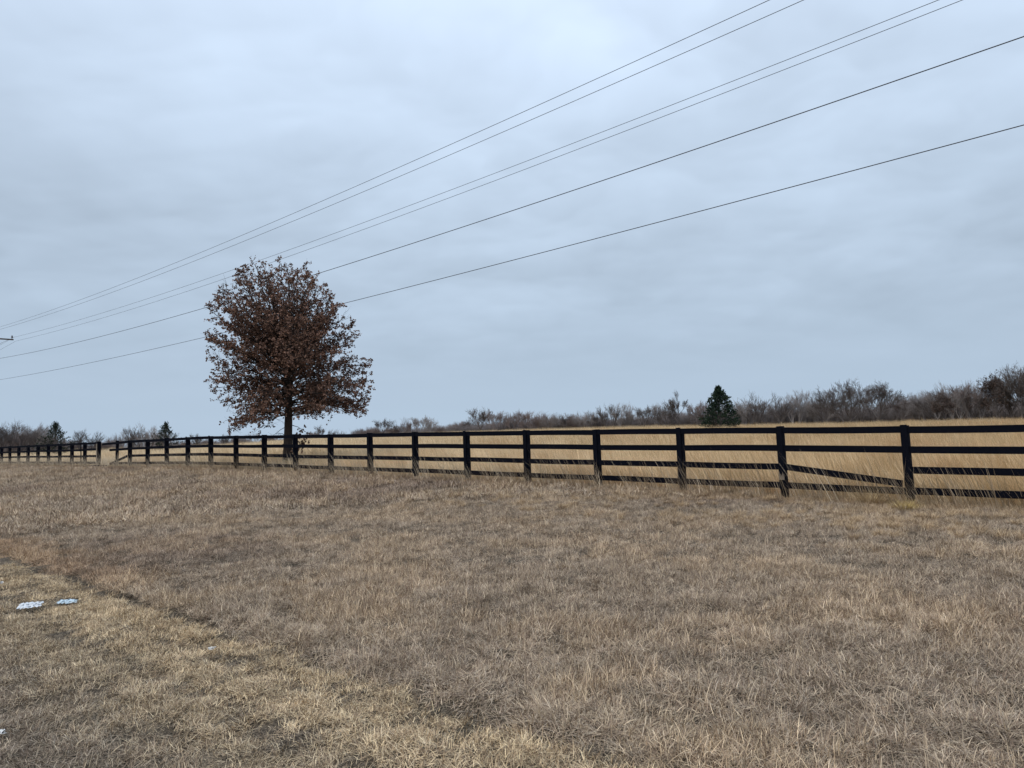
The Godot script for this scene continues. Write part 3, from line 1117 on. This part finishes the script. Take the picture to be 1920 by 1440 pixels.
func cedar(seed_shape: int, spiky: bool) -> Array:
	# a juniper of height one: trunk and upswept sprays of scale foliage
	var trunk := Builder.new()
	trunk.tube([Vector3(0, -0.08, 0), Vector3(0, 0.3, 0), Vector3(0.005, 0.97, 0)], [0.022, 0.018, 0.002], 7)
	var fol := Builder.new()
	var greens := [Color(0.026, 0.036, 0.028), Color(0.034, 0.046, 0.032), Color(0.020, 0.029, 0.024), Color(0.046, 0.056, 0.040)] if spiky else [Color(0.017, 0.034, 0.024), Color(0.025, 0.043, 0.028), Color(0.014, 0.027, 0.021), Color(0.046, 0.066, 0.040)]
	var n := 300 if not spiky else 150
	for k in n:
		var f := (k + rng.randf()) / n
		var h := lerpf(0.03, 0.95, f)
		var prof := table([0.0, 0.1, 0.3, 0.5, 0.7, 0.85, 1.0], [0.36, 0.44, 0.42, 0.33, 0.23, 0.12, 0.02], f) if not spiky else minf(0.74 * (1.0 - f), 0.46) + 0.02
		prof = maxf(prof, 0.02) * (rng.randf_range(0.66, 1.1) if not spiky else rng.randf_range(0.45, 1.2))
		var az := k * 2.39996 + rng.randf_range(-0.5, 0.5)
		var out := Vector3(cos(az), 0, sin(az))
		var a := Vector3(0, h * (0.86 if spiky else 0.92), 0)
		var e := out * prof + Vector3(0, h + (0.14 if spiky else 0.05) * rng.randf_range(0.3, 1.3), 0)
		trunk.tube([a, a.lerp(e, 0.9)], [0.004, 0.0015], 3)
		var m := 26 if not spiky else 20
		for j in m:
			var g := lerpf(0.35, 1.0, sqrt(rng.randf()))
			var p := a.lerp(e, g) + Vector3(rng.randfn(), rng.randfn() * 0.8, rng.randfn()) * 0.016 * (1.3 - g * 0.5)
			var d := ((e - a).normalized() * 0.8 + Vector3(rng.randfn(), rng.randfn() + 0.8, rng.randfn()) * 0.6).normalized()
			var l := rng.randf_range(0.022, 0.05)
			var s := d.cross(Vector3(rng.randfn(), rng.randfn(), rng.randfn())).normalized()
			var c := pick(greens)
			var nn := s.cross(d).normalized()
			var i0 := fol.vert(p - s * l * 0.13, nn, c)
			var i1 := fol.vert(p + s * l * 0.13, nn, c)
			var i2 := fol.vert(p + d * l * 0.6 + s * l * 0.2, nn, c)
			var i3 := fol.vert(p + d * l, nn, c)
			var i4 := fol.vert(p + d * l * 0.6 - s * l * 0.2, nn, c)
			fol.tri(i0, i1, i2); fol.tri(i0, i2, i4); fol.tri(i4, i2, i3)
	for k in 14:
		var p := Vector3(0, lerpf(0.9, 1.0, k / 14.0), 0)
		var az := rng.randf() * TAU
		var d := (Vector3.UP + Vector3(cos(az), 0, sin(az)) * 0.6).normalized()
		var i0 := fol.vert(p - Vector3(0.004, 0, 0), d, greens[0])
		var i1 := fol.vert(p + Vector3(0.004, 0, 0.003), d, greens[0])
		var i2 := fol.vert(p + d * 0.04, d, greens[0])
		fol.tri(i0, i1, i2)
	return [trunk.done(), fol.done()]

func at_px(px: float, depth: float) -> Vector2:
	# columns were read off at the skyline: bearing and distance to a spot on the land
	return Vector2((px - 960.0) / 1380.0 * depth * 1.0, -depth)

func make_trees() -> void:
	var protos := []
	for k in 7:
		var two := []
		for j in 2:
			two.append(bare_tree(k))
		protos.append(two)
	var names := ["bare_tree", "bare_tree", "bare_sapling", "leaning_tree", "bare_shrub", "brown_leaved_oak", "bare_tree"]
	# column, top above the eye line in thousandths of the distance, distance, kind, width factor
	var stand := [
		[2, 44, 75, 0, 1.0, "L"], [36, 47, 76, 2, 1.3, "L"], [62, 43, 78, 0, 0.9, "L"], [20, 36, 80, 6, 1.0, "L"], [84, 33, 82, 4, 1.1, "L"], [48, 34, 84, 4, 1.2, "L"], [-25, 45, 74, 1, 1.0, "L"], [72, 36, 80, 6, 1.0, "L"],
		[128, 18, 88, 4, 1.0, "L"], [160, 31, 73, 2, 1.3, "L"], [190, 17, 90, 4, 1.1, "L"], [210, 20, 92, 4, 1.0, "L"], [231, 27, 86, 6, 0.9, "L"], [254, 33, 84, 2, 1.2, "L"], [279, 38, 78, 2, 1.0, "L"], [296, 24, 90, 4, 1.0, "L"],
		[346, 13, 150, 4, 1.2, "F"], [368, 20, 130, 2, 1.2, "F"], [388, 13, 150, 4, 1.3, "F"], [418, 18, 140, 2, 1.2, "F"], [446, 14, 150, 4, 1.3, "F"], [470, 18, 140, 6, 1.0, "F"], [500, 13, 150, 4, 1.4, "F"], [585, 17, 145, 4, 1.2, "F"], [604, 26, 135, 3, 1.0, "F"], [622, 19, 140, 6, 0.8, "F"], [640, 17, 140, 2, 1.0, "F"],
		[682, 18, 148, 4, 1.2, "M"], [698, 21, 146, 4, 1.2, "M"], [714, 32, 138, 0, 1.2, "M"], [735, 21, 146, 4, 1.1, "M"], [752, 25, 146, 6, 0.9, "M"], [768, 32, 142, 6, 0.8, "M"], [786, 34, 138, 0, 1.2, "M"], [804, 28, 142, 6, 0.8, "M"], [820, 21, 146, 4, 1.0, "M"],
		[846, 21, 146, 2, 1.0, "M"], [864, 24, 142, 4, 1.2, "M"], [880, 28, 140, 6, 0.9, "M"], [898, 43, 128, 0, 1.15, "M"], [926, 39, 128, 0, 1.1, "M"], [942, 34, 134, 6, 0.9, "M"],
		[962, 35, 130, 6, 0.9, "M"], [980, 38, 130, 0, 0.9, "M"], [1000, 35, 130, 6, 1.0, "M"], [1018, 31, 130, 4, 1.2, "M"], [1036, 30, 128, 6, 1.0, "M"], [1056, 31, 128, 6, 1.0, "M"], [1076, 31, 128, 4, 1.2, "M"], [1098, 33, 126, 6, 1.0, "M"], [1118, 33, 126, 6, 1.0, "M"],
		[1140, 42, 124, 2, 1.0, "M"], [1164, 43, 124, 2, 1.0, "M"], [1184, 36, 124, 6, 1.0, "M"], [1204, 38, 122, 0, 0.9, "M"], [1226, 41, 122, 0, 0.9, "M"], [1246, 38, 120, 6, 1.0, "M"],
		[1278, 56, 116, 3, 0.9, "R"], [1302, 42, 118, 0, 1.0, "R"], [1322, 40, 118, 6, 1.0, "R"], [1376, 38, 116, 6, 1.0, "R"], [1390, 42, 114, 6, 0.9, "R"], [1412, 52, 112, 2, 1.1, "R"], [1436, 40, 114, 6, 1.0, "R"], [1462, 50, 110, 2, 1.1, "R"], [1488, 53, 109, 2, 1.1, "R"], [1512, 41, 110, 6, 1.0, "R"], [1536, 44, 108, 6, 1.0, "R"], [1552, 50, 106, 6, 0.9, "R"],
		[1586, 64, 98, 1, 1.15, "R"], [1642, 62, 97, 0, 1.35, "R"], [1618, 46, 106, 6, 0.9, "R"], [1676, 42, 106, 6, 0.9, "R"], [1694, 40, 106, 4, 1.2, "R"], [1712, 44, 104, 2, 1.0, "R"], [1736, 46, 102, 6, 0.9, "R"], [1756, 50, 98, 0, 0.9, "R"], [1774, 54, 98, 6, 0.9, "R"],
		[1790, 58, 96, 2, 1.0, "R"], [1806, 57, 96, 0, 0.9, "R"], [1826, 54, 95, 6, 0.9, "R"], [1846, 52, 95, 6, 0.9, "R"], [1864, 68, 92, 5, 0.65, "R"], [1890, 66, 92, 0, 0.9, "R"], [1912, 74, 90, 0, 0.9, "R"], [1938, 80, 90, 1, 0.9, "R"], [1962, 74, 90, 6, 0.9, "R"], [1990, 78, 90, 0, 0.9, "R"], [1768, 40, 92, 5, 0.9, "R"],
	]
	var group_of := {"L": "bare trees near the far fence", "F": "far bare trees behind the oak", "M": "bare trees of the low thicket", "R": "bare trees of the tall thicket"}
	# stretches of the skyline between things one can find: first column, last column, where, counting direction
	var stretches := [
		[-999, 102, "from the conical juniper, on the side away from the oak", -1], [102, 309, "from the conical juniper toward the spiky juniper", 1], [309, 540, "from the spiky juniper toward the lone oak", 1],
		[540, 714, "past the lone oak's trunk, far behind the fence", 1], [714, 898, "from the lone rounded tree toward the round-topped tree", 1], [898, 1110, "along the low thicket past the round-topped tree", 1],
		[1110, 1278, "back from the leaning tree along the low thicket", -1], [1278, 1347, "from the leaning tree toward the green juniper", 1], [1347, 1586, "past the green juniper toward the rounded pair", 1],
		[1586, 1642, "between the two broad rounded trees", 1], [1642, 1864, "past the rounded pair toward the brown-leaved oak", 1], [1864, 9999, "beyond the brown-leaved oak in the tall thicket", 1]]
	var ordinal := ["first", "second", "third", "fourth", "fifth", "sixth", "seventh", "eighth", "ninth", "tenth", "eleventh", "twelfth", "thirteenth", "fourteenth"]
	var special := {1278: "bare tree leaning over the thicket just before the green juniper", 1586: "broad bare tree with forking trunk, first of the rounded pair", 1642: "broad round-crowned bare tree, second of the rounded pair", 1864: "oak with brown leaves standing among bare trees of the tall thicket", 1768: "low bush with brown leaves in the tall thicket", 898: "round-topped bare tree rising over the low thicket", 714: "rounded bare tree on its own short of the low thicket"}
	var twig_mats := [mats.grey_twig, mats.twig, mats.red_twig]
	for s in stand:
		var depth := float(s[2])
		var xz := at_px(s[0], depth)
		var p := on_land(xz.x, xz.y)
		var top := 1.6 + depth * float(s[1]) / 1000.0
		var h := maxf(top - p.y, 1.2)
		var kind: int = s[3]
		var proto: Array = protos[kind][rng.randi() % 2]
		var root := base(names[kind], p, 0.0 if kind == 3 else rng.randf() * TAU)
		root.scale = Vector3(h * float(s[4]), h, h * float(s[4]))
		var tm: Material = twig_mats[rng.randi() % 3] if kind != 4 else mats.red_twig
		if special.has(s[0]):
			tm = mats.twig
		var tk := part("trunk", proto[0], mats.twig, root)
		part("branches", proto[1], tm, tk)
		if proto[2]:
			part("crown", proto[2], mats.leaf, root)
		var cat := "shrub" if kind == 4 else "tree"
		if special.has(s[0]):
			tag(root, special[s[0]], cat)
		else:
			for z in stretches:
				if s[0] > z[0] and s[0] <= z[1]:
					var rank := 0
					for o in stand:
						if o[0] > z[0] and o[0] <= z[1] and not special.has(o[0]) and (s[0] - o[0]) * int(z[3]) > 0:
							rank += 1
					var noun := "bare shrub" if kind == 4 else ("slender bare tree" if kind == 2 else "bare tree")
					tag(root, "%s, %s %s" % [noun, ordinal[rank], z[2]], cat, group_of[s[5]])
	# undergrowth that closes the thicket
	var brush := []
	for k in 3:
		var b := Builder.new()
		var tips := []
		for j in 14:
			var az := rng.randf() * TAU
			grow(b, Vector3(cos(az), 0, sin(az)) * 0.3 * rng.randf(), (Vector3.UP + Vector3(cos(az), 0, sin(az)) * rng.randf_range(0.1, 0.7)).normalized(), rng.randf_range(0.4, 0.6), 0.012, 3, 0.5, 0.0, tips, 0.003)
		brush.append(b.done())
	var places := []
	for q in [[660, 832, 148.0, 150.0, 19.0, 110], [845, 960, 140.0, 136.0, 22.0, 110], [950, 1250, 136.0, 124.0, 23.0, 330], [1240, 1700, 122.0, 106.0, 27.0, 420], [1700, 2060, 106.0, 95.0, 34.0, 300], [-60, 100, 84.0, 86.0, 24.0, 90], [110, 330, 92.0, 96.0, 12.0, 70], [330, 655, 156.0, 152.0, 11.0, 110]]:
		for k in int(q[5] * 0.8):
			var f := (k + rng.randf()) / (float(q[5]) * 0.8)
			var depth := lerpf(q[2], q[3], f) + rng.randf_range(-2.0, 6.0)
			var xz := at_px(lerpf(q[0], q[1], f), depth)
			var p := on_land(xz.x, xz.y)
			var h := maxf(1.6 + depth * float(q[4]) / 1000.0 - p.y, 1.0) * rng.randf_range(0.5, 1.0) / 1.35
			places.append([turn_scale(p, rng.randf() * TAU, Vector3(1.1, 1.0, 1.1) * h), Color(0.24, 0.213, 0.212).lerp(Color(0.32, 0.29, 0.29), rng.randf())])
	var bm := plain("brush", Color.WHITE, 0.95)
	bm.vertex_color_use_as_albedo = true
	scatter("undergrowth", "tangled grey brown undergrowth closing the thicket behind the field", "undergrowth", brush, bm, places)
	# junipers
	var shapes := [cedar(1, false), cedar(2, true)]
	for q in [[1347, 58.5, 75.0, 0, 0.94, "dense dark green juniper standing in the golden field"], [102, 36.5, 70.0, 1, 1.05, "conical dark juniper beside bare trees near the far fence"], [309, 31.0, 60.0, 1, 1.0, "spiky young juniper with upswept boughs just behind the fence"]]:
		var depth: float = q[2]
		var xz := at_px(q[0], depth)
		var p := on_land(xz.x, xz.y)
		var h := 1.6 + depth * float(q[1]) / 1000.0 - p.y
		var root := base("juniper_tree", p, rng.randf() * TAU)
		root.scale = Vector3(h * float(q[4]), h, h * float(q[4]))
		part("trunk", shapes[q[3]][0], mats.twig, root)
		part("crown", shapes[q[3]][1], mats.leaf, root)
		tag(root, q[5], "juniper")

# ---------------------------------------------------------------- litter
func rag(long: float, wide: float, crumple: float, seed_value: int) -> ArrayMesh:
	var nz := FastNoiseLite.new()
	nz.seed = seed_value
	nz.frequency = 9.0
	var b := Builder.new()
	var nx := 18
	var nyy := 10
	for j in nyy + 1:
		for i in nx + 1:
			var u := float(i) / nx - 0.5
			var w := float(j) / nyy - 0.5
			var taper := 1.0 - 0.55 * maxf(u, 0.0) * 1.6
			var x := u * long + nz.get_noise_2d(u, w + 7.0) * 0.03
			var z := w * wide * taper + nz.get_noise_2d(u + 5.0, w) * 0.03
			var y := absf(nz.get_noise_2d(u * long * 6.0, w * wide * 6.0)) * crumple + crumple * 0.5 * (1.0 - pow(w * 2.0, 2.0))
			b.vert(Vector3(x, y, z), Vector3.UP)
	for j in nyy:
		for i in nx:
			var a := j * (nx + 1) + i
			var c := a + nx + 1
			b.tri(a, a + 1, c)
			b.tri(a + 1, c + 1, c)
	for j in nyy + 1:
		for i in nx + 1:
			var l := b.v[maxi(i - 1, 0) + j * (nx + 1)]
			var r := b.v[mini(i + 1, nx) + j * (nx + 1)]
			var d := b.v[i + maxi(j - 1, 0) * (nx + 1)]
			var u := b.v[i + mini(j + 1, nyy) * (nx + 1)]
			b.n[j * (nx + 1) + i] = (u - d).cross(r - l).normalized()
	return b.done()

func make_litter() -> void:
	mats.blue_plastic.cull_mode = BaseMaterial3D.CULL_DISABLED
	mats.white_plastic.cull_mode = BaseMaterial3D.CULL_DISABLED
	mats.paper.cull_mode = BaseMaterial3D.CULL_DISABLED
	for q in [
		["plastic_bag", -4.95, -7.60, 0.20, 0.15, 0.035, 0.35, "white_plastic", 3, "crumpled white and pale blue plastic bag on the mown grass", "plastic bag"],
		["plastic_wrapper", -4.74, -7.88, 0.19, 0.10, 0.024, 0.0, "blue_plastic", 8, "flat pale blue plastic wrapper on the mown grass", "wrapper"],
		["paper_scrap", -6.16, -8.84, 0.08, 0.06, 0.03, 0.8, "paper", 12, "small white paper scrap near the wheel rut", "litter"],
		["paper_scrap", -2.92, -4.22, 0.05, 0.035, 0.02, 0.3, "paper", 13, "tiny white scrap on the darker grass by the road", "litter"],
		["foam_cup", -15.9, -23.6, 0.13, 0.10, 0.07, 0.2, "paper", 14, "crushed pale cup on the grey brown verge", "litter"],
		["paper_scrap", -13.8, -21.3, 0.11, 0.08, 0.05, 1.1, "paper", 15, "crumpled white scrap on the grey brown verge", "litter"],
		["paper_scrap", -11.3, -16.5, 0.10, 0.07, 0.05, 0.1, "paper", 16, "lone pale scrap on the verge above the rut", "litter"],
		["feather", -2.4, -5.84, 0.045, 0.022, 0.01, 1.0, "paper", 17, "small white feather lying on the straw coloured mown strip", "feather"]]:
		var o := part(numbered(q[0]), rag(q[3], q[4], q[5], q[8]), mats[q[7]], self)
		o.position = on_land(q[1], q[2]) + Vector3(0, 0.032, 0)
		o.rotation = Vector3(0.16, q[6], 0)
		tag(o, q[9], q[10])

func _ready() -> void:
	rng.seed = 20250131
	bumps.seed = 3
	bumps.noise_type = FastNoiseLite.TYPE_SIMPLEX_SMOOTH
	bumps.frequency = 0.85
	bumps.fractal_octaves = 3
	patches.seed = 8
	patches.noise_type = FastNoiseLite.TYPE_SIMPLEX_SMOOTH
	patches.frequency = 0.30
	patches.fractal_octaves = 3
	fine.seed = 15
	fine.noise_type = FastNoiseLite.TYPE_SIMPLEX_SMOOTH
	fine.frequency = 3.2
	make_view()
	make_materials()
	make_ground()
	make_turf()
	make_field()
	make_fence()
	make_fence_grass()
	make_oak()
	make_power_line()
	make_trees()
	make_litter()
